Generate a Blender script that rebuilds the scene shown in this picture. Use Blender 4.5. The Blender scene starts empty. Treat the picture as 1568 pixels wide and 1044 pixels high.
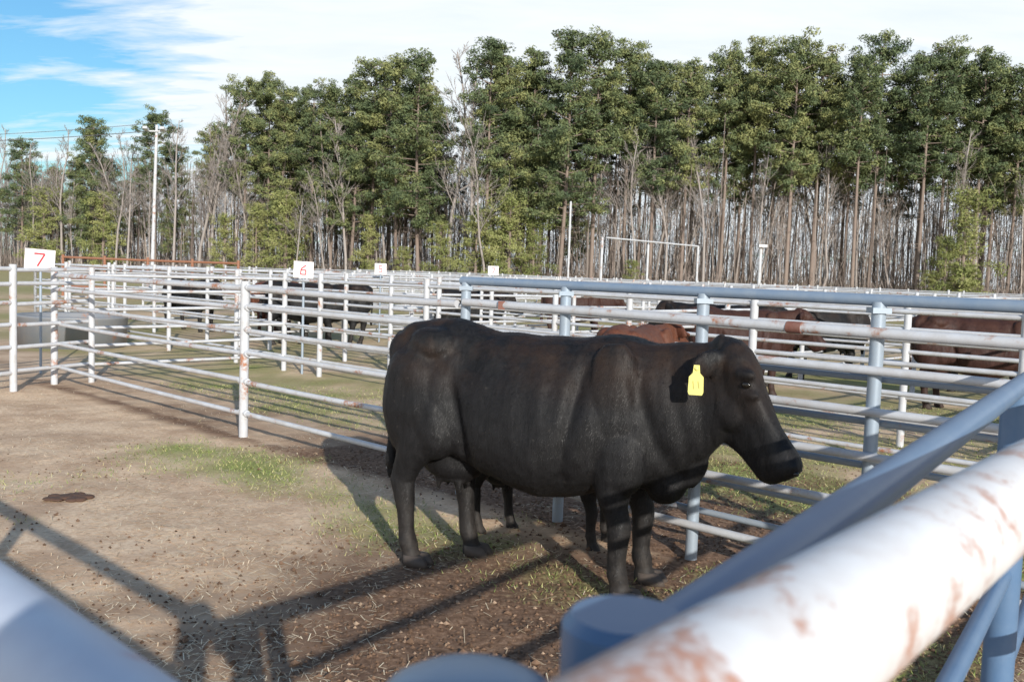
import bpy, math, random, time
import numpy as np
from mathutils import Vector, Matrix, noise
R = random.Random(7); G=np.random.default_rng(5)
scn = bpy.context.scene
scn.view_settings.view_transform = 'Standard'
try: scn.view_settings.look = 'None'
except Exception: pass

# ------------------------------------------------------------ helpers
class Acc:
    def __init__(s): s.v=[]; s.f=[]; s.m=[]; s.s=[]
    def add(s, vs, fs, mat=0, smooth=True):
        o=len(s.v); s.v.extend(vs)
        s.f.extend([tuple([i+o for i in f]) for f in fs]); s.m.extend([mat]*len(fs)); s.s.extend([smooth]*len(fs))
    def tube(s, p0, p1, r, n=10, mat=0, r1=None, caps=True):
        p0=Vector(p0); p1=Vector(p1); r1=r if r1 is None else r1
        d=p1-p0
        if d.length<1e-6: return
        d.normalize()
        a=d.orthogonal().normalized(); b=d.cross(a)
        A=[];B=[]
        for i in range(n):
            t=2*math.pi*i/n; o=a*math.cos(t)+b*math.sin(t)
            A.append(tuple(p0+o*r)); B.append(tuple(p1+o*r1))
        s.add(A+B,[(i,(i+1)%n,n+(i+1)%n,n+i) for i in range(n)],mat,True)
        if caps:
            s.add(A,[tuple(reversed(range(n)))],mat,False); s.add(B,[tuple(range(n))],mat,False)
    def path(s, pts, rs, n=5, mat=0):
        for i in range(len(pts)-1):
            s.tube(pts[i],pts[i+1],rs[i],n,mat,rs[i+1],caps=False)
    def loft(s, rings, mat=0):
        n=len(rings[0]); vs=[tuple(p) for r in rings for p in r]; fs=[]
        for k in range(len(rings)-1):
            for i in range(n):
                fs.append((k*n+i,k*n+(i+1)%n,(k+1)*n+(i+1)%n,(k+1)*n+i))
        fs.append(tuple(reversed(range(n)))); fs.append(tuple(range((len(rings)-1)*n,len(rings)*n)))
        s.add(vs,fs,mat,True)
    def box(s, c, d, rot=None, mat=0):
        c=Vector(c); vs=[]
        for x in(-1,1):
            for y in(-1,1):
                for z in(-1,1):
                    q=Vector((x*d[0]/2,y*d[1]/2,z*d[2]/2))
                    if rot: q=rot@q
                    vs.append(tuple(c+q))
        s.add(vs,[(0,1,3,2),(4,6,7,5),(0,4,5,1),(2,3,7,6),(0,2,6,4),(1,5,7,3)],mat,False)
    def ell(s, c, r, n=14, m=9, mat=0, rot=None):
        rings=[]
        for k in range(1,m):
            ph=-math.pi/2+math.pi*k/m; ring=[]
            for i in range(n):
                t=2*math.pi*i/n
                q=Vector((r[0]*math.cos(ph)*math.cos(t),r[1]*math.cos(ph)*math.sin(t),r[2]*math.sin(ph)))
                if rot: q=rot@q
                ring.append(tuple(Vector(c)+q))
            rings.append(ring)
        s.loft(rings,mat)
    def mesh(s, name, mats):
        me=bpy.data.meshes.new(name); me.from_pydata(s.v,[],s.f)
        for m in mats: me.materials.append(m)
        me.polygons.foreach_set('material_index',s.m); me.polygons.foreach_set('use_smooth',s.s)
        me.update(); return me
def fastmesh(name,V,Fq,mats,rnd=None,smooth=False):
    V=np.ascontiguousarray(V,dtype=np.float32); Fq=np.ascontiguousarray(Fq,dtype=np.int32); k=Fq.shape[1]; nf=len(Fq)
    me=bpy.data.meshes.new(name); me.vertices.add(len(V)); me.vertices.foreach_set('co',V.ravel())
    me.loops.add(nf*k); me.loops.foreach_set('vertex_index',Fq.ravel())
    me.polygons.add(nf); me.polygons.foreach_set('loop_start',np.arange(0,nf*k,k,dtype=np.int32))
    me.polygons.foreach_set('use_smooth',np.full(nf,smooth))
    if rnd is not None:
        at=me.attributes.new('rnd','FLOAT','POINT'); at.data.foreach_set('value',np.ascontiguousarray(rnd,dtype=np.float32))
    for m in mats: me.materials.append(m)
    me.update(calc_edges=True); return me
def obj(name, me, parent=None, loc=(0,0,0), rotz=0, sc=1):
    o=bpy.data.objects.new(name,me); scn.collection.objects.link(o)
    o.location=loc; o.rotation_euler=(0,0,rotz)
    o.scale=(sc,sc,sc) if not isinstance(sc,tuple) else sc
    if parent: o.parent=parent
    return o
def empty(name, loc=(0,0,0), rotz=0, sc=1):
    return obj(name,None,None,loc,rotz,sc)

def newmat(name,col=None,rough=None):
    m=bpy.data.materials.new(name); m.use_nodes=True
    nt=m.node_tree; b=nt.nodes['Principled BSDF']
    if col: b.inputs['Base Color'].default_value=(*col,1)
    if rough is not None: b.inputs['Roughness'].default_value=rough
    return m,nt,b
def nz(nt, scale, detail=4, rough=.55, vec=None, dist=0):
    n=nt.nodes.new('ShaderNodeTexNoise'); n.inputs['Scale'].default_value=scale
    n.inputs['Detail'].default_value=detail; n.inputs['Roughness'].default_value=rough
    n.inputs['Distortion'].default_value=dist
    if vec: nt.links.new(vec,n.inputs['Vector'])
    return n
def ramp(nt, src, stops):
    r=nt.nodes.new('ShaderNodeValToRGB'); el=r.color_ramp.elements
    while len(el)>len(stops): el.remove(el[-1])
    while len(el)<len(stops): el.new(.5)
    for e,(p,c) in zip(el,stops):
        e.position=min(1,p); e.color=(c,c,c,1) if not isinstance(c,tuple) else (*c,1)
    nt.links.new(src,r.inputs[0]); return r
def mix(nt, fac, a, b, mode='MIX'):
    m=nt.nodes.new('ShaderNodeMix'); m.data_type='RGBA'; m.blend_type=mode
    if isinstance(fac,float): m.inputs[0].default_value=fac
    else: nt.links.new(fac,m.inputs[0])
    for i,x in ((6,a),(7,b)):
        if isinstance(x,tuple): m.inputs[i].default_value=(*x,1)
        else: nt.links.new(x,m.inputs[i])
    return m.outputs[2]
def mth(nt,op,a,b=None,c2=None,clamp=False):
    m=nt.nodes.new('ShaderNodeMath'); m.operation=op; m.use_clamp=clamp
    for i,x in enumerate((a,b,c2)):
        if x is None: continue
        if isinstance(x,(int,float)): m.inputs[i].default_value=x
        else: nt.links.new(x,m.inputs[i])
    return m.outputs[0]
def bump(nt,b,h,st=.3,d=.02):
    n=nt.nodes.new('ShaderNodeBump'); n.inputs['Strength'].default_value=st; n.inputs['Distance'].default_value=d
    nt.links.new(h,n.inputs['Height']); nt.links.new(n.outputs[0],b.inputs['Normal'])
def tc(nt,k='Object'):
    return nt.nodes.new('ShaderNodeTexCoord').outputs[k]

def paint_mat(name, col, rust=.6, rcol=(.22,.09,.045), scale=9, rough=.45, metal=0.0, dirt=(.35,.30,.25), dirtamt=.35, det=7):
    m,nt,b=newmat(name); v=tc(nt)
    n1=nz(nt,scale,det,.68,v,.3); n2=nz(nt,scale*.35,2,.5,v); n3=nz(nt,scale*7,3,.6,v)
    mm=mth(nt,'MULTIPLY_ADD',n1.outputs[0],.6,mth(nt,'MULTIPLY',n2.outputs[0],.4))
    rm=ramp(nt,mm,[(rust,0.0),(rust+.05,1.0)])
    dm=ramp(nt,n1.outputs[0],[(.35,0.0),(.75,dirtamt)])
    c1=mix(nt,dm.outputs[0],col,dirt)
    rc=mix(nt,n3.outputs[0],rcol,tuple(min(1,x*2.3) for x in rcol))
    c=mix(nt,mth(nt,'MULTIPLY',rm.outputs[0],ramp(nt,n3.outputs[0],[(.35,.25),(.6,1.0)]).outputs[0]),c1,rc)
    nt.links.new(c,b.inputs['Base Color']); b.inputs['Roughness'].default_value=rough; b.inputs['Metallic'].default_value=metal
    if det>5: bump(nt,b,mm,.15,.004)
    return m
WHITE=paint_mat('white_pipe_paint',(.59,.61,.65),.57,scale=5,dirtamt=.55,det=5)
WHITE_NEAR=paint_mat('white_rusty_paint',(.76,.77,.79),.505,(.27,.145,.105),scale=17,dirt=(.52,.45,.42),dirtamt=.65)
WHITE_L=paint_mat('weathered_shade_tinted_white',(.56,.62,.72),.56,(.33,.19,.20),scale=14,dirt=(.42,.42,.52),dirtamt=.5)  # weathered white paint, with the bluish tint of shade mixed into base and dirt
BLUE=paint_mat('shade_blue_pipe',(.09,.17,.30),.66,scale=7,rough=.38,dirt=(.20,.28,.38))  # galvanised pipe; the blue of its sky-lit shade is put into the colour
BLUEF=paint_mat('faded_blue_pipe',(.19,.26,.36),.62,scale=6,rough=.42,dirt=(.32,.37,.42),dirtamt=.6)
GALV=paint_mat('galvanised_pipe',(.34,.42,.51),.64,scale=6,rough=.42,metal=.2)
GALVD=paint_mat('dull_galvanised_pipe',(.30,.36,.43),.60,scale=6,rough=.5)
RUST=paint_mat('rusty_pipe',(.30,.125,.07),.5,(.18,.075,.04),rough=.8)
RUSTD=paint_mat('rust_clamp',(.20,.07,.05),.5,(.12,.05,.035),rough=.8,scale=20)
BARK_P=paint_mat('pine_bark',(.24,.185,.155),.5,(.13,.095,.08),scale=1.5,rough=.9,dirt=(.34,.28,.24),det=3)
BARK_B=paint_mat('bare_bark',(.34,.30,.28),.5,(.19,.16,.145),scale=1.5,rough=.9,dirt=(.47,.43,.40),det=3)

# ------------------------------------------------------------ camera
H=1.75; p=math.radians(4.2); r=math.radians(2.0); c,s=math.cos(r),math.sin(r)
Xw=Vector((1,0,0)); F=Vector((0,math.cos(p),-math.sin(p))); D=Vector((0,-math.sin(p),-math.cos(p)))
right=Xw*c-D*s; up=-(Xw*s+D*c)
cam=bpy.data.objects.new('camera',bpy.data.cameras.new('camera')); scn.collection.objects.link(cam)
Mx=Matrix((right,up,-F)).transposed().to_4x4(); Mx.translation=Vector((0,0,H)); cam.matrix_world=Mx
cam.data.lens=33.3; cam.data.sensor_width=36; cam.data.clip_end=3000; cam.data.clip_start=.05
cam.data.dof.use_dof=True; cam.data.dof.focus_distance=6.5; cam.data.dof.aperture_fstop=7
scn.camera=cam

# ------------------------------------------------------------ light + sky
sd=Vector((.30,-.95,.352)).normalized()
sun=bpy.data.objects.new('sun',bpy.data.lights.new('sun','SUN')); scn.collection.objects.link(sun)
sun.data.energy=5; sun.data.angle=math.radians(.5); sun.data.color=(1,.95,.86)
sun.rotation_euler=(-sd).to_track_quat('-Z','Y').to_euler(); sun.location=(5,-12,8)
w=bpy.data.worlds.new('World'); scn.world=w; w.use_nodes=True; nt=w.node_tree; nt.nodes.clear()
out=nt.nodes.new('ShaderNodeOutputWorld'); bg=nt.nodes.new('ShaderNodeBackground'); bg.inputs[1].default_value=.14
sky=nt.nodes.new('ShaderNodeTexSky'); sky.sky_type='NISHITA'; sky.sun_disc=False
sky.sun_elevation=math.asin(sd.z); sky.sun_rotation=math.atan2(sd.x,sd.y); sky.air_density=1.3; sky.dust_density=.3; sky.ozone_density=3.0
tcn=nt.nodes.new('ShaderNodeTexCoord')
sep=nt.nodes.new('ShaderNodeSeparateXYZ'); nt.links.new(tcn.outputs['Generated'],sep.inputs[0])
zz=mth(nt,'ADD',mth(nt,'MAXIMUM',sep.outputs[2],0.0),.14)
comb=nt.nodes.new('ShaderNodeCombineXYZ')
nt.links.new(mth(nt,'DIVIDE',sep.outputs[0],zz),comb.inputs[0]); nt.links.new(mth(nt,'DIVIDE',sep.outputs[1],zz),comb.inputs[1])
mp=nt.nodes.new('ShaderNodeMapping'); mp.inputs['Rotation'].default_value=(0,0,.5); mp.inputs['Scale'].default_value=(.55,1.3,1)
nt.links.new(comb.outputs[0],mp.inputs[0])
n1=nz(nt,1.3,8,.58,mp.outputs[0],.5); n2=nz(nt,5.0,5,.6,mp.outputs[0],.3)
dot=nt.nodes.new('ShaderNodeVectorMath'); dot.operation='DOT_PRODUCT'
nt.links.new(tcn.outputs['Generated'],dot.inputs[0]); dot.inputs[1].default_value=Vector((-.54,.84,.15)).normalized()
gap=ramp(nt,dot.outputs['Value'],[(.95,0.0),(.992,1.0)])
hi=ramp(nt,sep.outputs[2],[(.34,0.0),(.55,1.0)])
cov=mth(nt,'ADD',mth(nt,'MULTIPLY',n1.outputs[0],1.4),mth(nt,'MULTIPLY',n2.outputs[0],.8))
cov=mth(nt,'SUBTRACT',cov,mth(nt,'MULTIPLY',gap.outputs[0],.42)); cov=mth(nt,'SUBTRACT',cov,mth(nt,'MULTIPLY',hi.outputs[0],.62))
cm=ramp(nt,cov,[(.60,0.0),(.90,1.0)])
cc=mix(nt,n2.outputs[0],(5.7,6.5,7.1),(7.7,7.85,7.9))
skyc=mix(nt,1.0,sky.outputs[0],(.50,.80,1.0),'MULTIPLY')
nt.links.new(mix(nt,cm.outputs[0],skyc,cc),bg.inputs[0]); nt.links.new(bg.outputs[0],out.inputs[0])

# ------------------------------------------------------------ ground
def fb(x,y,sc,o=0):
    return noise.fractal(Vector((x*sc,y*sc,o)),.8,2.1,4)
def sst(a,b,x):
    t=max(0,min(1,(x-a)/(b-a))); return t*t*(3-2*t)
E=Vector((.722,-.692)); N=Vector((.692,.722)); P2=Vector((-2.67,9.43)); P1=Vector((-5.86,13.16))
def zones(x,y):
    q=Vector((x,y))-P2; e=q.dot(E); n=q.dot(N); k=fb(x,y,.5,3)*.7+fb(x,y,1.7,9)*.35
    g=0
    if n<0.2:
        g=max(0,1-abs(n+.75)/1.0)*sst(-.9,.5,e)*.85*(1-.5*sst(3.2,4.5,e))
        g=max(g,.8*math.exp(-((x-1.6)**2+(y-5.3)**2)/.35))
        g=max(g,.5*math.exp(-((x-.2)**2+(y-6.7)**2)/.3))
        g=max(g,.30*math.exp(-((x+3.6)**2+(y-7.0)**2)/.6))
    else:
        g=.66*sst(.4,1.6,n)-.1
    g=g+k*.5-.05
    mud=math.exp(-(((x-.6)/1.9)**2+((y-4.6)/1.5)**2))*1.35
    if n>0 : mud=max(mud,(1-sst(2.6,3.6,n))*sst(-1,2.5,e)*1.2, .35)
    else: mud=max(mud, sst(-.45,.05,n)*.8)
    mud=mud+k*.45
    return max(0,min(1,g)),max(0,min(1,mud))
def axis(lo,hi,step,far):
    a=[lo+i*step for i in range(int((hi-lo)/step)+1)]
    d=step; x=a[-1]
    while x<far: d*=1.25; x+=d; a.append(x)
    d=step; x=a[0]
    while x>-far: d*=1.25; x-=d; a.insert(0,x)
    return a
xs=axis(-5.5,4.5,.06,900); ys=axis(2.6,13,.065,1500)
vs=[];col=[]
for y in ys:
    for x in xs:
        if abs(x)<35 and -5<y<50:
            g,m=zones(x,y); z=fb(x,y,.8)*.012+fb(x,y,5,2)*(.004+.016*m)
        else: g,m,z=.6,.3,0
        vs.append((x,y,z)); col.append((g,m,0,1))
nx=len(xs); ny=len(ys)
fq=np.array([(j*nx+i,j*nx+i+1,(j+1)*nx+i+1,(j+1)*nx+i) for j in range(ny-1) for i in range(nx-1)])
m,nt,b=newmat('ground_dirt_grass')
me=fastmesh('ground',np.array(vs),fq,[m],smooth=True)
at=me.color_attributes.new('zone','FLOAT_COLOR','POINT'); at.data.foreach_set('color',np.array(col,dtype=np.float32).ravel())
GZ=np.array([v_[2] for v_ in vs]).reshape(ny,nx); GG=np.array([q[0] for q in col]).reshape(ny,nx); GM=np.array([q[1] for q in col]).reshape(ny,nx)
XS=np.array(xs); YS=np.array(ys)
def look(x,y):
    i=np.clip(np.searchsorted(XS,x)-1,0,nx-2); j=np.clip(np.searchsorted(YS,y)-1,0,ny-2)
    u=(x-XS[i])/(XS[i+1]-XS[i]); w_=(y-YS[j])/(YS[j+1]-YS[j])
    f_=lambda A_: (A_[j,i]*(1-u)+A_[j,i+1]*u)*(1-w_)+(A_[j+1,i]*(1-u)+A_[j+1,i+1]*u)*w_
    return f_(GZ),f_(GG),f_(GM)
v=tc(nt); a=nt.nodes.new('ShaderNodeAttribute'); a.attribute_name='zone'
sp=nt.nodes.new('ShaderNodeSeparateColor'); nt.links.new(a.outputs['Color'],sp.inputs[0])
nf=nz(nt,26,7,.74,v); nm=nz(nt,1.6,5,.70,v)
straw=ramp(nt,nf.outputs[0],[(.28,(.48,.325,.21)),(.5,(.76,.56,.385)),(.7,(.90,.73,.53))])
straw2=mix(nt,ramp(nt,nm.outputs[0],[(.42,0.0),(.62,.8)]).outputs[0],straw.outputs[0],(.48,.32,.21))
mud=ramp(nt,nf.outputs[0],[(.32,(.08,.045,.029)),(.5,(.21,.128,.083)),(.7,(.37,.245,.165))])
grs=ramp(nt,nf.outputs[0],[(.3,(.13,.16,.045)),(.5,(.29,.31,.10)),(.72,(.58,.52,.25))])
def soft(src,lo,hi_):
    return ramp(nt,mth(nt,'ADD',src,mth(nt,'MULTIPLY_ADD',nf.outputs[0],.9,-.45)),[(lo,0.0),(hi_,1.0)])
c1=mix(nt,soft(sp.outputs[1],.22,.72).outputs[0],straw2,mud.outputs[0])
c2=mix(nt,soft(sp.outputs[0],.3,.8).outputs[0],c1,grs.outputs[0])
nt.links.new(c2,b.inputs['Base Color']); b.inputs['Roughness'].default_value=.95; b.inputs['Specular IOR Level'].default_value=.15
bump(nt,b,nf.outputs[0],.45,.016)
obj('ground',me)
def attr_mat(name, stops, rough=.8):
    m,nt,b=newmat(name); a=nt.nodes.new('ShaderNodeAttribute'); a.attribute_name='rnd'
    rr=ramp(nt,a.outputs['Fac'],stops); nt.links.new(rr.outputs[0],b.inputs['Base Color']); b.inputs['Roughness'].default_value=rough
    b.inputs['Specular IOR Level'].default_value=.2
    return m
def pts(n,far):
    y=2.7+(far-2.7)*G.random(n)**1.4; x=G.random(n)*(1.24*y+.6)-.62*y-.4
    z,g,m=look(x,y); return x,y,z,g,m
n=120000; x,y,z,g,m=pts(n,13.5)
clus=np.sin(x*3.1+np.sin(y*2.3)*2)+np.sin(y*2.7+np.sin(x*1.9)*2)+G.normal(0,.9,n)
k=(G.random(n)>.12+.75*m+.2*g)&(clus>-.7); x,y,z,m=x[k],y[k],z[k],m[k]; n=len(x)
L=np.where(G.random(n)<.95,G.uniform(.015,.07,n),G.uniform(.08,.2,n)); a_=G.uniform(0,6.28,n)
wd=G.uniform(.0010,.0024,n); dx=np.cos(a_)*L/2; dy=np.sin(a_)*L/2; wx=-np.sin(a_)*wd; wy=np.cos(a_)*wd; t=G.uniform(-.003,.012,n); z=z+.005
V=np.stack([np.stack([x-dx-wx,y-dy-wy,z],1),np.stack([x-dx+wx,y-dy+wy,z],1),np.stack([x+dx+wx,y+dy+wy,z+t],1),np.stack([x+dx-wx,y+dy-wy,z+t],1)],1).reshape(-1,3)
obj('straw_litter',fastmesh('straw',V,np.arange(n*4).reshape(-1,4),[attr_mat('straw',[(0,(.46,.32,.20)),(.5,(.72,.56,.38)),(1,(.90,.79,.58))])],np.repeat(G.random(n),4)))
n=32000; x,y,z,g,m=pts(n,9); k=G.random(n)<m*1.0; x,y,z=x[k],y[k],z[k]; n=len(x)
P=np.array([(1,0,0),(0,1,0),(-1,0,0),(0,-1,0),(0,0,.8),(0,0,-.5)]); rr_=G.uniform(.003,.013,n)*np.where(G.random(n)<.96,1,1.8)
V=P[None]*rr_[:,None,None]*G.uniform(.55,1.3,(n,6,3))+np.stack([x,y,z+rr_*.3],1)[:,None]
Fo=np.array([(0,1,4),(1,2,4),(2,3,4),(3,0,4),(1,0,5),(2,1,5),(3,2,5),(0,3,5)])
obj('mud_clods',fastmesh('clods',V.reshape(-1,3),(Fo[None]+np.arange(n)[:,None,None]*6).reshape(-1,3),[attr_mat('mud_clod',[(0,(.09,.055,.036)),(.85,(.21,.13,.085)),(1,(.42,.30,.21))],.95)],np.repeat(G.random(n),6)))
n=190000; x,y,z,g,m=pts(n,13.5); k=G.random(n)<(g-.2)*1.2; x,y,z=x[k],y[k],z[k]; n=len(x)
h_=G.uniform(.010,.036,n); a_=G.uniform(0,6.28,n); wd=.0022*(1+y*.07); cx=np.cos(a_)*wd; sy_=np.sin(a_)*wd
V=np.stack([np.stack([x-cx,y-sy_,z],1),np.stack([x+cx,y+sy_,z],1),np.stack([x+G.uniform(-.03,.03,n),y+G.uniform(-.03,.03,n),z+h_],1)],1).reshape(-1,3)
obj('grass_tufts',fastmesh('grass',V,np.arange(n*3).reshape(-1,3),[attr_mat('grass_blade',[(0,(.13,.19,.05)),(.55,(.27,.32,.10)),(1,(.62,.54,.29))])],np.repeat(G.random(n),3)))
A=Acc()
for i in range(26):
    a=R.uniform(0,6.28); q=.13*math.sqrt(R.random()); A.ell((-3.17+math.cos(a)*q,6.75+math.sin(a)*q*1.1,.006),(R.uniform(.03,.055),R.uniform(.03,.055),R.uniform(.008,.018)),10,6)
obj('dung_pat',A.mesh('dung_pat',[newmat('dung',(.10,.055,.038),.9)[0]]))

# ------------------------------------------------------------ fences
def P3(v2,z): return (v2[0],v2[1],z)
def fence(a, b_, rails, post_h, step, rr=.024, pr=.035, n=8, mat=0, firstpost=True):
    A=Acc(); a=Vector(a); b_=Vector(b_); L=(b_-a).length; d=(b_-a)/L
    k=int(round(L/step)) or 1
    for z in rails:
        zs=[z+R.uniform(-.02,.02) for _ in range(k//2+2)]
        for i in range(0,k,2):
            j=min(k,i+2); A.tube(P3(a+d*L*i/k,zs[i//2]),P3(a+d*L*j/k,zs[i//2+1]),rr,n,mat)
    for i in range(0 if firstpost else 1,k+1):
        q=a+d*L*i/k; A.tube(P3(q,-.05),P3(q,post_h),pr,n+2,mat)
    return A
W6=[1.50,1.30,1.08,.84,.56,.24]
LA=lambda sv: P2+E*sv
A=Acc()
for z in W6:
    for s0,s1 in ((-4.9,-.02),(.02,3.1),(3.18,7.35)):
        z0_,z1_=z+R.uniform(-.015,.015),z+R.uniform(-.015,.015); sag=R.uniform(.0,.012); K_=6
        for i in range(K_):
            u0,u1=i/K_,(i+1)/K_
            A.tube(P3(LA(s0+(s1-s0)*u0),z0_+(z1_-z0_)*u0-sag*4*u0*(1-u0)),P3(LA(s0+(s1-s0)*u1),z0_+(z1_-z0_)*u1-sag*4*u1*(1-u1)),.025 if z<1.4 else .030,12)
for sv,hh in ((-4.92,1.60),(0,1.56)):
    A.tube(P3(LA(sv),-.05),P3(LA(sv),hh),.045,14)
for z in W6: 
    A.tube(P3(LA(0)+E*-.07,z),P3(LA(0)+E*.07,z),.034,12)
obj('pipe_fence',A.mesh('pipe_fence',[WHITE]))
A=Acc()
for sv in (3.15,4.16,5.27,6.36,7.42):
    A.tube(P3(LA(sv)+N*.045,-.05),P3(LA(sv)+N*.045,1.655),.038,14,1)
    A.box(P3(LA(sv)+N*.045,1.61),(.10,.10,.03),None,1)
A.tube(P3(LA(3.1)+N*.045,1.665),P3(LA(7.5)+N*.045,1.665),.032,14,0)
for z in (1.24,1.0,.76,.5,.30):
    A.tube(P3(LA(3.1)+N*.10,z),P3(LA(7.5)+N*.10,z),.020,10,3)
A.box(P3(LA(3.6)-N*.02,1.5),(.05,.04,.06),None,2)
A.tube(P3(LA(5.86),1.49),P3(LA(5.95),1.49),.034,14,2)
obj('blue_pipe_fence',A.mesh('blue_pipe_fence',[BLUEF,GALV,RUSTD,GALVD]))
A=fence((-5.90,13.20),(-6.32,11.96),[1.55,1.36,1.12,.86,.58,.25],1.62,1.3,.027,.045,10,firstpost=False)
B=fence((-6.32,11.96),(-7.6,8.1),[1.55,1.36,1.12,.86,.58,.25],1.62,2.0,.027,.045,10,firstpost=False)
A.add(B.v,B.f); obj('pipe_fence',A.mesh('side_fence',[WHITE]))
R5=[1.50,1.27,1.03,.78,.52,.25]
for n0,e0,e1 in ((3.1,-9,16),(4.9,-16,22),(10,-20,30),(15.5,-24,38),(22,-28,46),(30,-34,56),(40,-42,66)):
    A=fence(P1+N*n0+E*e0,P1+N*n0+E*e1,R5,1.55+R.uniform(0,.08),2.5,.024 if n0<20 else .028,.042,6)
    obj('pipe_fence',A.mesh('pipe_fence_row',[WHITE]))
for e0,n0,n1_ in ((-4.5,4.9,15.5),(.5,4.9,22),(5.6,4.9,30),(10.7,4.9,30),(15.8,3.1,30),(21,4.9,40),(27,10,40),(34,15,40),(-10,4.9,40),(-16,4.9,40),(0.0,0.0,3.1)):
    A=fence(P1+E*e0+N*n0,P1+E*e0+N*n1_,R5,1.6,2.4,.024,.042,6)
    obj('pipe_fence',A.mesh('pipe_fence_cross',[WHITE]))
A=fence((-19.5,41),(-11.2,38.5),[1.68,1.3,.8,.45],1.8,2.4,.05,.06,6)
obj('rusty_pipe_fence',A.mesh('rusty_pipe_fence',[RUST]))

# near corner fence (photographer leans over it)
A=Acc()
zr=lambda z,r0,a,b_,m,n=28: A.tube((a[0],a[1],z),(b_[0],b_[1],z),r0,n,m)
dR=Vector((1.34,2.01)).normalized(); cp=Vector((.09,.67))
zr(1.462,.028,cp+dR*.03,cp+dR*5.0,0)
for z in (1.20,.90,.55): zr(z,.024,cp+dR*.03,cp+dR*5.0,0,16)
A.tube(P3(cp,0),P3(cp,1.498),.047,32,0)
A.tube(P3(cp,1.498),P3(cp,1.506),.047,32,0,.040)
for t in (2.55,5.0): A.tube(P3(cp+dR*t,0),P3(cp+dR*t,1.44),.045,16,0)
obj('blue_pipe_fence',A.mesh('near_blue_fence',[BLUE]))
A=Acc()
dW=Vector((.632,.775)); w0=Vector((.17,.565))
A.tube(P3(w0-dW*.36,1.52),P3(w0+dW*4.2,1.50),.05,40,0)
for z in (.86,.40): A.tube(P3(w0+dW*-.3+Vector((.03,-.03)),z),P3(w0+dW*4.2+Vector((.03,-.03)),z),.028,18,1)
A.tube(P3(w0+dW*3.4,0),P3(w0+dW*3.4,1.45),.05,16,1)
obj('white_pipe_fence',A.mesh('near_white_fence',[WHITE_NEAR,GALV]))
A=Acc()
l0=Vector((-.18,.481)); dL=Vector((-.722,.692))
A.tube(P3(l0-dL*.2,1.48),P3(l0+dL*7.5,1.48),.042,40,0)
for z in (1.2,.85,.5): A.tube(P3(l0-dL*.1,z),P3(l0+dL*7.5,z),.028,16,0)
for t in (2.4,4.9,7.4): A.tube(P3(l0+dL*t,0),P3(l0+dL*t,1.45),.045,16,0)
obj('white_pipe_fence',A.mesh('near_left_fence',[WHITE_L]))
A=Acc()
q=Vector((-.02,.60)); prof=[(0,.066),(1.447,.066),(1.464,.063),(1.477,.055),(1.485,.04),(1.489,.02)]
A.loft([[(q.x+rr*math.cos(2*math.pi*i/36),q.y+rr*math.sin(2*math.pi*i/36),z) for i in range(36)] for z,rr in prof])
A.box((q.x-.10,q.y+.02,1.36),(.10,.02,.12)); A.tube((q.x-.15,q.y+.02,1.30),(q.x-.15,q.y+.02,1.46),.014,10)
obj('corner_post',A.mesh('corner_post',[GALV]))

# ------------------------------------------------------------ the photographer (only the shadow on the dirt is seen)
jac=newmat('jacket',(.06,.08,.12),.9)[0]; jean=newmat('jeans',(.06,.08,.14),.9)[0]; skin=newmat('skin',(.50,.30,.21),.6)[0]; hairc=newmat('hair',(.06,.035,.02),.7)[0]
ph=empty('photographer',(.0,.0,0))
def add_skin(name,verts,edges,radii,mat):
    me=bpy.data.meshes.new(name); me.from_pydata(verts,edges,[]); me.materials.append(mat)
    o=obj(name,me,ph); o.modifiers.new('skin','SKIN')
    for i,rr in enumerate(radii):
        me.skin_vertices[0].data[i].radius=rr if isinstance(rr,tuple) else (rr,rr)
    me.skin_vertices[0].data[0].use_root=True
    sb=o.modifiers.new('sub','SUBSURF'); sb.levels=2; sb.render_levels=2
    return o
try:
    add_skin('jacket',[(0,-.30,.98),(0,-.29,1.15),(0,-.27,1.35),(0,-.24,1.49),(-.18,-.26,1.44),(-.29,-.16,1.22),(-.13,-.07,1.50),(.18,-.26,1.44),(.29,-.16,1.22),(.13,-.07,1.50)],
        [(0,1),(1,2),(2,3),(2,4),(4,5),(5,6),(2,7),(7,8),(8,9)],[(.17,.12),(.16,.12),(.18,.12),.06,.075,.055,.04,.075,.055,.04],jac)
    add_skin('trousers',[(0,-.30,.96),(-.10,-.30,.86),(-.12,-.27,.48),(-.12,-.31,.10),(-.12,-.20,.05),(.10,-.30,.86),(.12,-.27,.48),(.12,-.31,.10),(.12,-.20,.05)],
        [(0,1),(1,2),(2,3),(3,4),(0,5),(5,6),(6,7),(7,8)],[.13,.10,.075,.055,.045,.10,.075,.055,.045],jean)
    for sx in (-1,1):
        vv=[(sx*.13,-.07,1.50),(sx*.10,-.05,1.58)]; ee=[(0,1)]; rr=[.03,.036]
        for k_,(fx,fz) in enumerate(((.02,.03),(.0,.04),(-.02,.035),(-.035,.02))):
            b0=len(vv); vv+= [(sx*(.10+fx),-.045,1.60+fz*.5),(sx*(.085+fx*.6),-.035,1.63+fz)]; ee+=[(1,b0),(b0,b0+1)]; rr+=[.011,.009]
        b0=len(vv); vv+=[(sx*.075,-.06,1.595),(sx*.055,-.05,1.62)]; ee+=[(1,b0),(b0,b0+1)]; rr+=[.012,.010]
        add_skin('hand',vv,ee,rr,skin)
except Exception as ex:
    print('skin failed',ex)
A=Acc()
A.ell((0,-.20,1.71),(.078,.098,.118),18,13,0); A.tube((0,-.24,1.48),(0,-.21,1.63),.055,14,0)
A.ell((0,-.10,1.69),(.014,.022,.022),8,6,0)
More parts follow.
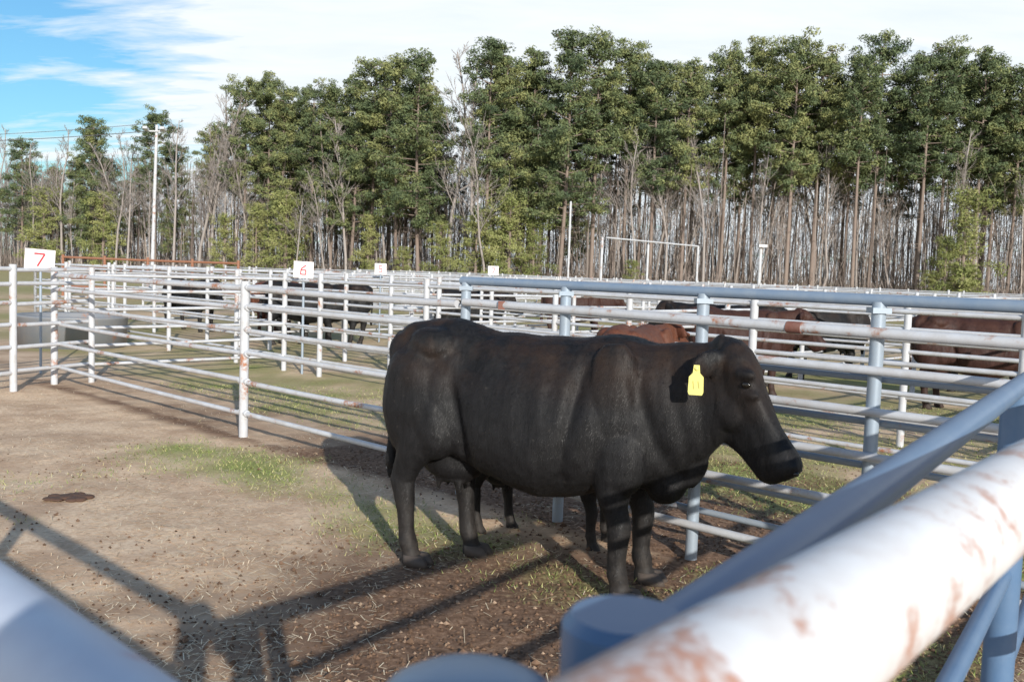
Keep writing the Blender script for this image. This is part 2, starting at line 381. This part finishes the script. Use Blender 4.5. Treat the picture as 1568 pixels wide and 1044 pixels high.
for sx in (-1,1): A.ell((sx*.08,-.20,1.70),(.012,.022,.032),8,6,0)
A.ell((0,-.215,1.745),(.086,.104,.100),18,11,1)
obj('head',A.mesh('head',[skin,hairc]),ph)
# signs
sm=newmat('sign_white',(.82,.76,.76))[0]; rm_=newmat('sign_red',(.55,.04,.06))[0]
def sign(x,y,z,w_,h_,num,yaw,tilt=.0):
    e=empty('number_sign',(x,y,0),yaw)
    A=Acc(); rot=Matrix.Rotation(tilt,3,'Y'); A.box((0,0,z),(w_,.012,h_),rot,0)
    A.tube((0,.03,0),(0,.03,z),.02,8,1)
    for (x0,z0),(x1,z1) in num:
        p0=rot@Vector((x0*w_,-.010,z0*h_)); p1=rot@Vector((x1*w_,-.010,z1*h_))
        A.tube(tuple(p0+Vector((0,0,z))),tuple(p1+Vector((0,0,z))),.012*w_/.4,6,2)
    obj('panel',A.mesh('sign_panel',[sm,GALV,rm_]),e)
seven=[((-.18,.28),(.16,.28)),((.16,.28),(-.06,-.32))]
six=[((.12,.28),(-.12,.05)),((-.12,.05),(-.14,-.28)),((-.14,-.28),(.12,-.28)),((.12,-.28),(.12,-.02)),((.12,-.02),(-.12,-.02))]
five=[((.12,.28),(-.12,.28)),((-.12,.28),(-.12,.02)),((-.12,.02),(.12,.0)),((.12,.0),(.10,-.28)),((.10,-.28),(-.14,-.28))]
sign(-6.95,13.9,1.68,.42,.30,seven,.15,.06)
sign(-3.33,15.0,1.66,.31,.26,six,.1,.03)
sign(-3.1,22,1.70,.27,.25,five,.1)
sign(-.6,27,1.75,.3,.26,seven,.1)

# ------------------------------------------------------------ poles
A=Acc()
A.tube((-17.2,45,0),(-17.0,45,8.0),.09,10,0,.065)
A.box((-17.0,44.9,7.7),(.9,.06,.06)); 
for dx in (-.4,.4): A.box((-17+dx,44.7,7.78),(.2,.3,.12),Matrix.Rotation(-.3,3,'X'))
obj('light_pole',A.mesh('light_pole',[WHITE]))
wire=newmat('wire',(.12,.12,.13))[0]
A=Acc()
pp=[(-17-40*i/24,45+2*i/24,7.75-4.8*(i/24)*(1-i/24)+.3*i/24) for i in range(25)]
A.path(pp,[.02]*25,4)
A.path([(x_,y_,z_+.35-.3*(i/24)) for i,(x_,y_,z_) in enumerate(pp)],[.014]*25,4)
obj('power_line',A.mesh('power_line',[wire]))
A=Acc()
A.tube((4.1,45,0),(4.1,45,3.5),.06,8); A.tube((9.6,50,0),(9.6,50,3.4),.06,8); A.tube((6.6,47.3,0),(6.6,47.3,3.3),.06,8)
A.tube((4.3,45.2,3.5),(9.6,50,3.4),.04,8)
obj('pipe_frame',A.mesh('pipe_frame',[WHITE]))
A=Acc(); A.tube((2.6,46,0),(2.6,46,5.2),.05,8); obj('utility_pole',A.mesh('utility_pole',[WHITE]))
A=Acc(); A.tube((11.6,45,0),(11.6,45,3.3),.08,8); A.box((11.65,44.9,3.35),(.4,.3,.14)); obj('yard_lamp',A.mesh('yard_lamp',[WHITE]))
A=Acc()
prof=[(0,.9),(.55,.92),(.58,.95),(.61,.92),(.58,.88),(.15,.86)]
A.loft([[(1.1*rr*math.cos(2*math.pi*i/32),rr*math.sin(2*math.pi*i/32),z) for i in range(32)] for z,rr in prof])
obj('stock_tank',A.mesh('stock_tank',[paint_mat('tank_steel',(.20,.22,.25),.6,scale=4)]),None,(-8.6,18.5,0))

# ------------------------------------------------------------ cattle
def egg(x,top,bot,hw,n=28,pw=.9,low=.10):
    zc=(top+bot)/2; hh=(top-bot)/2; out=[]
    for i in range(n):
        t=2*math.pi*i/n; cy,sz=math.cos(t),math.sin(t)
        y=hw*math.copysign(abs(cy)**pw,cy)*(1-low*sz); z=zc+hh*math.copysign(abs(sz)**.97,sz)
        out.append((x,y,z))
    return out
def leg(A,pts,n=14):
    A.loft([[(x+rx*math.cos(2*math.pi*i/n),y+ry*math.sin(2*math.pi*i/n),z) for i in range(n)] for x,y,z,rx,ry in pts])
A=Acc()
T=[(-.255,1.28,1.02,.08),(-.225,1.36,.88,.18),(-.15,1.415,.78,.245),(-.02,1.445,.72,.265),(.12,1.455,.68,.27),(.27,1.435,.62,.28),(.42,1.41,.56,.325),(.6,1.40,.50,.36),(.8,1.395,.475,.375),(.98,1.41,.505,.35),(1.12,1.43,.55,.31),(1.25,1.42,.57,.28),(1.38,1.40,.60,.25),(1.5,1.395,.65,.21),(1.6,1.405,.72,.18),(1.7,1.42,.81,.15),(1.8,1.42,.93,.128)]
A.loft([egg(*t,low=.20 if t[0]<1.2 else .05) for t in T])
for sy in (-1,1):
    A.ell((.07,sy*.15,1.31),(.17,.12,.11)); A.ell((-.17,sy*.09,1.25),(.09,.08,.11))
    A.ell((-.03,sy*.170,.98),(.215,.145,.37)); A.ell((.12,sy*.20,.84),(.155,.12,.20))
    A.ell((1.20,sy*.205,1.05),(.17,.10,.36)); A.ell((1.24,sy*.19,.78),(.17,.12,.22))
A.ell((1.46,0,.68),(.14,.12,.17)); A.ell((1.58,0,.80),(.12,.07,.18))
A.ell((.15,0,.60),(.20,.14,.13))
for tx in (.08,.22):
    for sy in (-1,1): A.ell((tx,sy*.06,.48),(.02,.02,.05))
K=1.17
def hind(dx,y):
    leg(A,[(-.03+dx*.4,y*.9,1.10,.20,.12),(.02+dx*.5,y,.92,.19,.125),(.06+dx*.6,y,.78,.165,.11),(.02+dx*.8,y,.66,.13,.09),(-.04+dx,y,.57,.094,.07),(-.07+dx,y,.50,.080,.058),(-.055+dx,y,.42,.060*K,.047*K),(-.04+dx,y,.30,.046*K,.040*K),(-.03+dx,y,.19,.044*K,.040*K),(-.02+dx,y,.13,.052*K,.047*K),(.0+dx,y,.075,.045*K,.042*K),(.01+dx,y,.05,.055*K,.05*K),(.025+dx,y,0,.068*K,.056*K)])
def front(dx,y):
    leg(A,[(1.22+dx*.3,y*.9,.95,.15,.10),(1.21+dx*.5,y,.78,.135,.10),(1.21+dx*.7,y,.64,.11,.09),(1.23+dx*.9,y,.50,.080,.070),(1.255+dx,y,.42,.070,.064),(1.26+dx,y,.36,.065,.061),(1.255+dx,y,.29,.050*K,.045*K),(1.255+dx,y,.20,.043*K,.040*K),(1.26+dx,y,.135,.052*K,.047*K),(1.275+dx,y,.08,.045*K,.042*K),(1.285+dx,y,.05,.056*K,.052*K),(1.30+dx,y,0,.068*K,.058*K)])
hind(-.02,-.20); hind(.20,.16); front(.0,-.19); front(.02,.20)
ho=Vector((1.79,0,1.36)); hd_=Vector((.50,0,-.866)).normalized(); hq=Vector((.866,0,.50)).normalized()
def bend(x,z):
    if z<.5: return 0
    u=max(0,x-1.3)
    return -.45*u*u if u<.47 else -.0994-.42*(u-.47)
def hp(v): return (v[0],v[1]+bend(v[0],v[2]),v[2])
rings=[]
for t,hw,df,dj in [(-.075,.05,.05,.05),(-.04,.10,.09,.09),(.03,.130,.115,.16),(.12,.143,.120,.23),(.20,.140,.106,.265),(.28,.122,.094,.275),(.36,.106,.088,.250),(.44,.100,.088,.205),(.51,.104,.096,.172),(.565,.112,.108,.155),(.61,.114,.112,.145),(.645,.102,.102,.128),(.672,.07,.070,.09)]:
    cc_=ho+hd_*t; ring=[]
    for i in range(24):
        a=2*math.pi*i/24; sn=math.sin(a); cs=math.cos(a)
        wd_=hw*(1 if sn>0 else (1-.35*(-sn)))
        ring.append(tuple(cc_+Vector((0,1,0))*wd_*math.copysign(abs(cs)**.85,cs)+hq*(df if sn>0 else dj)*math.copysign(abs(sn)**.9,sn)))
    rings.append(ring)
A.loft(rings)
for sy in (-1,1):
    A.ell(tuple(ho+hd_*.24-hq*.13+Vector((0,sy*.080,0))),(.12,.060,.11))
    A.ell(tuple(ho+hd_*.120+hq*.050+Vector((0,sy*.123,0))),(.065,.036,.032))
    A.ell(tuple(ho+hd_*.225+hq*.035+Vector((0,sy*.120,0))),(.05,.026,.022))
    A.ell(tuple(ho+hd_*.615+hq*.065+Vector((0,sy*.060,0))),(.038,.036,.032))
    b0=ho+hd_*.02+Vector((-.03,sy*.10,0)); tip=b0+Vector((-.12,sy*.19,-.06))
    dr=(tip-b0).normalized(); nn=dr.cross(Vector((0,0,1))).normalized(); side=nn.cross(dr)
    rg=[]
    for t,wd,th in ((0,.04,.032),(.2,.065,.028),(.5,.08,.022),(.8,.058,.018),(1,.016,.012)):
        cc_=b0.lerp(tip,t)+nn*(.02*math.sin(t*3)); rg.append([tuple(cc_+side*wd*math.cos(a)+nn*th*math.sin(a)) for a in [2*math.pi*i/12 for i in range(12)]])
    A.loft(rg)
A.ell(tuple(ho+hd_*-.05),(.08,.08,.055))
leg(A,[(x+.03,y,z,rr,rr) for x,y,z,rr in [(-.24,0,1.36,.04),(-.30,0,1.30,.032),(-.315,-.01,1.15,.024),(-.315,-.02,.95,.02),(-.31,-.03,.8,.02),(-.30,-.03,.68,.035),(-.30,-.03,.55,.045),(-.30,-.03,.46,.02)]],10)
A.v=[hp(q) for q in A.v]
tmp=obj('tmp_cow',A.mesh('cow_raw',[]))
md=tmp.modifiers.new('r','REMESH'); md.mode='VOXEL'; md.voxel_size=.0115
md=tmp.modifiers.new('s','SMOOTH'); md.factor=.6; md.iterations=8
dg=bpy.context.evaluated_depsgraph_get()
cowm=bpy.data.meshes.new_from_object(tmp.evaluated_get(dg)); cowm.name='cow_body'
bpy.data.objects.remove(tmp)
nv=len(cowm.vertices); co=np.empty(nv*3,dtype=np.float32); cowm.vertices.foreach_get('co',co); co=co.reshape(-1,3)
nr=np.empty(nv*3,dtype=np.float32); cowm.vertex_normals.foreach_get('vector',nr); nr=nr.reshape(-1,3)
X,Y,Z=co.T
ss=lambda a,b,x:(lambda t:t*t*(3-2*t))(np.clip((x-a)/(b-a),0,1))
gs=lambda x,z,cx,cz,sx,sz: np.exp(-((x-cx)/sx)**2-((z-cz)/sz)**2)
dd=np.zeros(nv)
dd-= .040*gs(X,Z,.33,1.20,.11,.12)
dd-= .026*gs(X,Z,-.10,1.30,.08,.07)
dd-= .036*np.exp(-((X-.30-(Z-.9)*-.25)/.042)**2)*ss(.58,.72,Z)*(1-ss(1.0,1.2,Z))
dd+= .014*np.exp(-((X-.18-(Z-.9)*-.25)/.07)**2)*ss(.60,.74,Z)*(1-ss(.98,1.2,Z))
dd-= .030*np.exp(-((X-1.01-(Z-1.0)*.15)/.045)**2)*ss(.52,.66,Z)*(1-ss(1.15,1.36,Z))
dd+= .012*np.exp(-((X-1.12-(Z-1.0)*.15)/.07)**2)*ss(.55,.7,Z)*(1-ss(1.12,1.34,Z))
dd-= .024*np.exp(-((X-1.40+(Z-1.0)*.35)/.045)**2)*ss(.70,.85,Z)*(1-ss(1.15,1.36,Z))
dd+= .0020*np.sin(X*40+Z*6)*ss(.5,.6,X)*(1-ss(.92,1.0,X))*ss(.75,.85,Z)*(1-ss(1.15,1.3,Z))
dd+= .0035*np.sin(X*50+Z*14)*ss(1.42,1.5,X)*(1-ss(1.66,1.72,X))*(1-ss(1.25,1.35,Z))
nn_=np.zeros(nv); body=(Z>.5)&(X<1.75)
for i in range(nv):
    q=co[i]
    if body[i]: nn_[i]=noise.noise(Vector((q[0]*8,q[1]*4,q[2]*2.6)))*.010+noise.noise(Vector((q[0]*4,q[1]*4,q[2]*4+7)))*.018+noise.noise(Vector((q[0]*22,q[1]*22,q[2]*14)))*.0018
    else: nn_[i]=noise.noise(Vector((q[0]*18,q[1]*18,q[2]*12)))*.0035
co=co+nr*((dd*(np.abs(Y)>.05))+nn_)[:,None]
cowm.vertices.foreach_set('co',co.astype(np.float32).ravel()); cowm.polygons.foreach_set('use_smooth',[True]*len(cowm.polygons)); cowm.update()
def hide(name,base,brown,dustc=(.055,.045,.038),dust=.8,rough=.62,spec=.3):
    m,nt,b=newmat(name); v=tc(nt); sp=nt.nodes.new('ShaderNodeSeparateXYZ'); nt.links.new(v,sp.inputs[0])
    mp=nt.nodes.new('ShaderNodeMapping'); mp.inputs['Scale'].default_value=(1,1,.3); nt.links.new(v,mp.inputs[0])
    n1=nz(nt,3,4,.6,v); n4=nz(nt,14,5,.7,v); hair2=nz(nt,34,4,.6,mp.outputs[0],.6)
    zt=mth(nt,'MULTIPLY_ADD',sp.outputs[2],2.5,-2.55,True)
    ml=mth(nt,'MULTIPLY',zt,ramp(nt,n1.outputs[0],[(.42,0.0),(.60,.95)]).outputs[0])
    c0=mix(nt,ramp(nt,hair2.outputs[0],[(.35,0.0),(.7,1.0)]).outputs[0],base,tuple(x*1.8+.002 for x in base))
    c1=mix(nt,ml,c0,brown)
    lowz=ramp(nt,sp.outputs[2],[(.05,dust),(.55,0.0)]); nd=ramp(nt,n4.outputs[0],[(.35,.15),(.65,1.0)])
    c2=mix(nt,mth(nt,'MULTIPLY',lowz.outputs[0],nd.outputs[0]),c1,dustc)
    fl=ramp(nt,nz(nt,38,3,.6,v).outputs[0],[(.66,0.0),(.76,.35)])
    c3=mix(nt,fl.outputs[0],c2,(.07,.06,.05))
    nt.links.new(c3,b.inputs['Base Color'])
    nt.links.new(ramp(nt,n4.outputs[0],[(.3,rough-.08),(.7,rough+.14)]).outputs[0],b.inputs['Roughness'])
    b.inputs['Specular IOR Level'].default_value=spec
    bump(nt,b,hair2.outputs[0],.45,.006)
    return m
HB=hide('black_hide',(.0065,.0063,.007),(.034,.019,.012))
HAIR=hide('black_hair',(.0078,.0073,.008),(.052,.029,.018),rough=.50,spec=.38)
HBR=hide('red_brown_hide',(.085,.030,.017),(.12,.047,.026)); HDK=hide('dark_brown_hide',(.030,.012,.009),(.065,.026,.015))
cowm.materials.clear(); cowm.materials.append(HB)
n=150000; idx=G.integers(0,nv,n); idx=idx[(co[idx,2]>.10)]; n=len(idx)
nr2=np.empty(nv*3,dtype=np.float32); cowm.vertex_normals.foreach_get('vector',nr2); nr2=nr2.reshape(-1,3)[idx]
P_=co[idx]+G.normal(0,.004,(n,3))-nr2*.002
lie=np.array([-.45,0,-1.0])+G.normal(0,.24,(n,3)); lie-=nr2*(lie*nr2).sum(1,keepdims=True); lie/=np.linalg.norm(lie,axis=1,keepdims=True)+1e-6
dir_=lie+nr2*G.uniform(.08,.32,(n,1)); Lh=G.uniform(.010,.022,(n,1))*np.where(co[idx,0]>1.75,.6,1)[:,None]
sd_=np.cross(nr2,lie)*G.uniform(.0007,.0014,(n,1))
V=np.stack([P_-sd_,P_+sd_,P_+dir_*Lh],1).reshape(-1,3)
hairm=fastmesh('coat_hair',V,np.arange(3*n).reshape(-1,3),[HAIR])
eyem=newmat('eye',(.01,.008,.006),.08)[0]; hoofm=newmat('hoof',(.09,.07,.058),.7)[0]
tagm=newmat('yellow_tag',(.78,.72,.22),.4)[0]; inkm=newmat('tag_ink',(.45,.40,.12))[0]; nosem=newmat('muzzle',(.012,.012,.013),.25)[0]
def cow(name,x,y,rot,sc=1,mat=HB,tag=False,detail=False):
    e=empty(name,(x,y,0),rot,sc)
    o=obj('body',cowm,e); o.material_slots[0].link='OBJECT'; o.material_slots[0].material=mat
    if detail:
        obj('coat',hairm,e)
        A=Acc()
        for sy in (-1,1): A.ell(hp(ho+hd_*.172+hq*.043+Vector((0,sy*.139,0))),(.024,.014,.018))
        obj('eyes',A.mesh('eyes',[eyem]),e)
        A=Acc()
        for sy in (-1,1): A.ell(hp(ho+hd_*.655+hq*.066+Vector((0,sy*.062,0))),(.018,.014,.014))
        obj('nostrils',A.mesh('nostrils',[nosem]),e)
        A=Acc()
        for hx,hy in ((.005,-.20),(.225,.16),(1.30,-.19),(1.32,.20)):
            for sy in (-1,1):
                A.loft([[(hx+.02+rx*math.cos(a)+ox,hy+sy*.036+ry*math.sin(a),z) for a in [2*math.pi*i/12 for i in range(12)]] for z,rx,ry,ox in ((0,.084,.039,.014),(.03,.077,.038,.006),(.060,.065,.034,-.006))])
        obj('hooves',A.mesh('hooves',[hoofm]),e)
    if tag:
        b0=Vector(hp(ho+hd_*.02+Vector((-.03,-.10,0))+Vector((-.095,-.15,-.055))))
        A=Acc(); rings=[]
        for yy in (-.004,.004):
            rings.append([(px,yy,pz) for px,pz in [(-.014,.03),(.014,.03),(.018,-.01),(.036,-.03),(.038,-.105),(.032,-.12),(-.032,-.12),(-.038,-.105),(-.036,-.03),(-.018,-.01)]])
        A.loft(rings); A.s=[False]*len(A.s)
        for p0,p1 in (((-.015,-.05),(-.01,-.09)),((.01,-.05),(.016,-.085))):
            A.tube((p0[0],-.005,p0[1]),(p1[0],-.005,p1[1]),.002,5,1)
        A.ell((0,-.006,.012),(.011,.006,.011),8,5)
        obj('ear_tag',A.mesh('ear_tag',[tagm,inkm]),e,tuple(b0+Vector((0,-.035,0))),.25)
    return e
cow('black_cow',-.46,5.70,math.radians(-24.3),1,HB,True,True)
cow('black_calf',-.12,6.35,math.radians(-24.3),.62,HB)
cow('brown_cow',1.0,8.9,math.radians(66),.88,HBR)
cow('black_cow',4.2,15.4,math.radians(170),.95,HB)
cow('dark_brown_cow',6.0,13.6,math.radians(-15),.95,HDK)
cow('dark_brown_cow',2.8,14.2,math.radians(15),.92,HDK)
cow('black_cow',8.6,15.5,math.radians(160),.95,HB)
cow('black_cow',6.3,17.5,math.radians(200),.95,HB)
cow('black_cow',-3.4,21,math.radians(185),.95,HB)
cow('black_cow',-5.2,20.5,math.radians(20),.95,HB)
cow('brown_cow',-5.9,22.3,math.radians(80),.9,HBR)
cow('black_cow',-8.6,24,math.radians(-30),.9,HB)
cow('black_cow',-1.6,22,math.radians(30),.9,HB)
cow('black_cow',1.0,25,math.radians(10),.95,HDK)
# ------------------------------------------------------------ forest
def leafmat(name,stops):
    m,nt,b=newmat(name); v=tc(nt); oi=nt.nodes.new('ShaderNodeObjectInfo')
    n1=nz(nt,.55,2,.6,v)
    at=nt.nodes.new('ShaderNodeAttribute'); at.attribute_name='rnd'
    a2=mth(nt,'MULTIPLY_ADD',oi.outputs['Random'],.25,mth(nt,'MULTIPLY_ADD',at.outputs['Fac'],.35,n1.outputs[0]))
    rr=ramp(nt,a2,stops); nt.links.new(rr.outputs[0],b.inputs['Base Color']); b.inputs['Roughness'].default_value=.7; b.inputs['Specular IOR Level'].default_value=.15
    return m
NEED=leafmat('pine_needles',[(.45,(.062,.092,.055)),(.75,(.135,.170,.080)),(1.0,(.27,.28,.115))])
NEEDY=leafmat('young_pine_needles',[(.45,(.11,.14,.05)),(.75,(.22,.245,.085)),(1.0,(.36,.36,.15))])
def pine(seed,Ht,base,rad,clump=66,nb=52,mat=0,big=1.0):
    rr=random.Random(seed); g_=np.random.default_rng(seed); A=Acc()
    pts=[];rs=[]; bx,by=rr.uniform(-.3,.3),rr.uniform(-.3,.3)
    for i in range(7):
        t=i/6; pts.append((bx*math.sin(t*2.2),by*math.sin(t*2.5),Ht*.97*t)); rs.append(.16*(1-.85*t)+.015)
    A.path(pts,rs,6,0)
    def tr(z):
        t=z/(Ht*.97); return Vector((bx*math.sin(t*2.2),by*math.sin(t*2.5),z))
    C=[];Cr=[]
    for i in range(nb):
        t=(i+rr.random())/nb; z=Ht*(base+(1-base)*t*.96)
        prof=(math.sin(min(1,(t*.66+.30))*math.pi)**.5)*(.75 if t<.2 else 1) if base>.35 else (1-t)**.5*(.55+.45*math.sin(min(1,t*3)*math.pi/2))+.15
        L=rad*prof*rr.uniform(.3,1.15)
        az=i*2.4+rr.uniform(-.7,.7); upv=rr.uniform(-.05,.5)*(.4+t)
        b0=tr(z); b1=b0+Vector((math.cos(az)*L,math.sin(az)*L,L*upv))
        A.tube(b0,b1,.045,4,0,.015,caps=False)
        k=2+int(L/.6)
        for j in range(k):
            u=.40+.62*(j+rr.random()*.6)/k
            q=b0.lerp(b1,min(u,1.05)); C.append((q.x+rr.gauss(0,.25),q.y+rr.gauss(0,.25),q.z+rr.gauss(0,.18))); Cr.append(rr.uniform(.32,.66))
    for _ in range(12):
        q=tr(Ht*.955); C.append((q.x+rr.gauss(0,.85),q.y+rr.gauss(0,.85),q.z+rr.uniform(-.8,.25))); Cr.append(.5)
    for _ in range(12):
        z=Ht*rr.uniform(.2,max(.25,base)); az=rr.uniform(0,6.28); L=rr.uniform(.4,1.6)
        A.tube(tr(z),tr(z)+Vector((math.cos(az)*L,math.sin(az)*L,L*rr.uniform(-.2,.3))),.025,3,0,.008,caps=False)
    C=np.array(C); Cr=np.array(Cr); K_=len(C); n=K_*clump
    d=g_.normal(size=(K_,clump,3)); d/=np.linalg.norm(d,axis=2,keepdims=True); d*=(g_.random((K_,clump,1))**.4)*Cr[:,None,None]; d[...,2]*=.66
    q=(C[:,None]+d).reshape(-1,3)
    nrm=d.reshape(-1,3)*1.6+g_.normal(size=(n,3))*.42+np.array([0,0,.25]); nrm/=np.linalg.norm(nrm,axis=1,keepdims=True)
    b=np.cross(nrm,g_.normal(size=(n,3))); b/=np.linalg.norm(b,axis=1,keepdims=True); e=np.cross(nrm,b); s_=(g_.uniform(.05,.145,n)*big)[:,None]
    V=np.stack([q+b*s_*1.4,q-b*s_*.9+e*s_*.40,q-b*s_*.7-e*s_*.45],1).reshape(-1,3)
    rv=np.repeat(np.clip(np.repeat(g_.random(K_),clump)*.6+g_.random(n)*.4,0,1),3)
    nb0=len(A.v); A.add(V.tolist(),[(i,i+1,i+2) for i in range(0,3*n,3)],1,False)
    me=A.mesh('pine_%d'%seed,[BARK_P,NEED if mat==0 else NEEDY])
    at=me.attributes.new('rnd','FLOAT','POINT'); at.data.foreach_set('value',np.concatenate([np.zeros(nb0),rv]).astype(np.float32))
    return me
def bare(seed,Ht):
    rr=random.Random(seed); A=Acc()
    def grow(p,d,L,r_,lv):
        n=2 if lv>1 else (3 if lv else 6); pts=[p]; rs=[r_]; q=Vector(p); dd=Vector(d)
        for i in range(n):
            dd=(dd+Vector((rr.gauss(0,.10),rr.gauss(0,.10),rr.gauss(0,.05)+(.10 if lv else 0)))).normalized(); q=q+dd*L/n; pts.append(q.copy()); rs.append(r_*(1-.72*(i+1)/n))
        A.path(pts,rs,5 if lv==0 else 3)
        if lv>=3: return
        kids=(18,6,4)[lv]
        for k in range(kids):
            t=(.33 if lv==0 else .2)+(.65 if lv==0 else .78)*(k+rr.random())/kids; t=min(.99,t)
            i=int(t*n); u=t*n-i; bp=pts[i].lerp(pts[i+1],u); base_d=(pts[i+1]-pts[i]).normalized()
            o=base_d.orthogonal().normalized(); o.rotate(Matrix.Rotation(rr.uniform(0,6.28),3,base_d))
            nd=(base_d*rr.uniform(.8,1.3)+o*rr.uniform(.45,.8)).normalized()
            LL=(Ht*.30*(1.15-t) if lv==0 else L*.5)*rr.uniform(.6,1.2)
            grow(bp,nd,LL,max(.017,r_*(1-.72*t)*.5),lv+1)
    grow(Vector((0,0,0)),Vector((rr.uniform(-.04,.04),rr.uniform(-.04,.04),1)),Ht,.12,0)
    return A.mesh('bare_%d'%seed,[BARK_B])
tall=[pine(10+i,19.5,.45+.06*(i%3),3.0+.3*(i%2)) for i in range(4)]
full=[pine(30+i,18.5,.20+.07*i,3.3,62,72) for i in range(3)]
young=[pine(50+i,8,.10,2.3,50,40,1,.85) for i in range(2)]
bares=[bare(70+i,14) for i in range(5)]
forest=empty('forest_treeline')
def put(me,base_h,x,y,h_):
    k=h_/base_h; return obj('tree',me,forest,(x,y,-.1),R.uniform(0,6.28),(k*R.uniform(.92,1.14),k*R.uniform(.92,1.14),k))
def line_y(x): return 75+max(0,-x-2)*.50 if x<-2 else 75-max(0,x)*.05
FP=[(-54,15,'b'),(-52,14,'f'),(-49,13,'b'),(-45,14.5,'b'),(-43,15,'f'),(-41.5,15.6,'f'),(-38,13.6,'b'),(-36.5,13.5,'b'),(-34.5,16,'t'),(-31.5,15.5,'b'),(-29.4,17.8,'b'),(-27.5,16.6,'b'),(-26.0,15.6,'b'),(-24.4,18.0,'t'),(-22.3,18.6,'t'),(-21,17.6,'f'),(-18,17.6,'t'),(-16,17.4,'f'),(-14,17.5,'f'),(-12.3,19,'t'),(-9.9,19.3,'f'),(-7.7,19.0,'f'),(-5.3,18.8,'b'),(-4,18.0,'b'),(-2.3,19.7,'t'),(-1,18.6,'f'),(.8,19.4,'f'),(3.4,20.4,'f'),(6,20.2,'t'),(8.6,19.8,'t'),(10.6,18.6,'t'),(13.2,18.9,'t'),(16.3,19.8,'t'),(18.7,20.4,'t'),(20.9,20.2,'t'),(23.3,19.8,'t'),(25.8,18.6,'t'),(27.7,20.9,'t'),(31,19.8,'t'),(33.2,20.3,'t'),(35.6,20,'t'),(38.2,18.8,'t'),(41,19,'t'),(44,19.6,'t'),(48,19,'t'),(53,19,'t'),(58,18.5,'t')]
for x,h_,k in FP:
    y=line_y(x)+R.uniform(-1.5,1.5)
    if k=='t': put(R.choice(tall),19.5,x,y,h_)
    elif k=='f': put(R.choice(full),18.5,x,y,h_)
    else: put(R.choice(bares),14,x,y-1.5,h_)
x=-70
while x<62:
    x+=R.uniform(1.0,2.1) if x>-24 else R.uniform(2.0,3.4)
    if abs(x+4.6)<1.0: continue
    y=line_y(x)+R.uniform(2.5,11)
    hl=13 if x<-38 else (15.0 if x<-24 else (17.6 if x<-14 else 19.0))
    if x<-24 and R.random()<.35: continue
    put(R.choice(full if x<6 and R.random()<.45 else tall),19.5,x,y,hl*R.uniform(.88,1.03))
for i in range(140):
    x=-76+i*1.0+R.uniform(-.9,.9); y=line_y(x)+R.uniform(-3,9)
    hm=14.0 if x<-20 else 13.8
    put(R.choice(bares),14,x,y,hm*R.uniform(.6,1.1))
for x,h_ in [(-.5,7.5),(1.5,6),(-3,6),(-23,7),(-20,8),(-26,6),(-40,8),(-47,8.5),(32,5.5),(33.5,9),(-12,6),(-6,5.5),(34,3.5),(31,3),(-1,3),(9,3),(-9,3.5)]:
    put(R.choice(young),8,x,line_y(x)-2+R.uniform(-1,1),h_)
def stems(n,hlo,hhi,wlo,whi,dlo,dhi,z0=0,lean=.07,hp_=1.0):
    x=G.uniform(-80,66,n)+G.normal(0,1,n); ly=np.where(x<-2,75+np.maximum(0,-x-2)*.5,75-np.maximum(0,x)*.05); y=ly+G.uniform(dlo,dhi,n)
    h=hlo+(hhi-hlo)*G.random(n)**hp_; h*=np.where(x<-30,.85,1); w_=G.uniform(wlo,whi,n); zb=G.random(n)*z0; lx=G.normal(0,lean,n)*h; ly2=G.normal(0,lean,n)*h
    a=G.uniform(-.8,.8,n); cx=np.cos(a)*w_; cy=np.sin(a)*w_
    V=np.stack([np.stack([x-cx,y-cy,zb],1),np.stack([x+cx,y+cy,zb],1),np.stack([x+lx+cx*.35,y+ly2+cy*.35,zb+h],1),np.stack([x+lx-cx*.35,y+ly2-cy*.35,zb+h],1)],1).reshape(-1,3)
    return V,np.repeat(G.random(n),4)
parts=[stems(1200,7,15,.03,.09,-1,30,0,.05,.7),stems(5000,2.5,8,.012,.03,-2,30,0,.15),stems(20000,.4,2.2,.012,.026,-3,14,0,.4),stems(34000,.6,1.9,.011,.022,-1,26,10.5,.7,1)]
V=np.concatenate([q[0] for q in parts]); rv=np.concatenate([q[1] for q in parts])
obj('woodland_thicket',fastmesh('thicket',V,np.arange(len(V)).reshape(-1,4),[attr_mat('twigs',[(0,(.09,.07,.06)),(.55,(.21,.17,.15)),(1,(.43,.37,.33))])],rv))
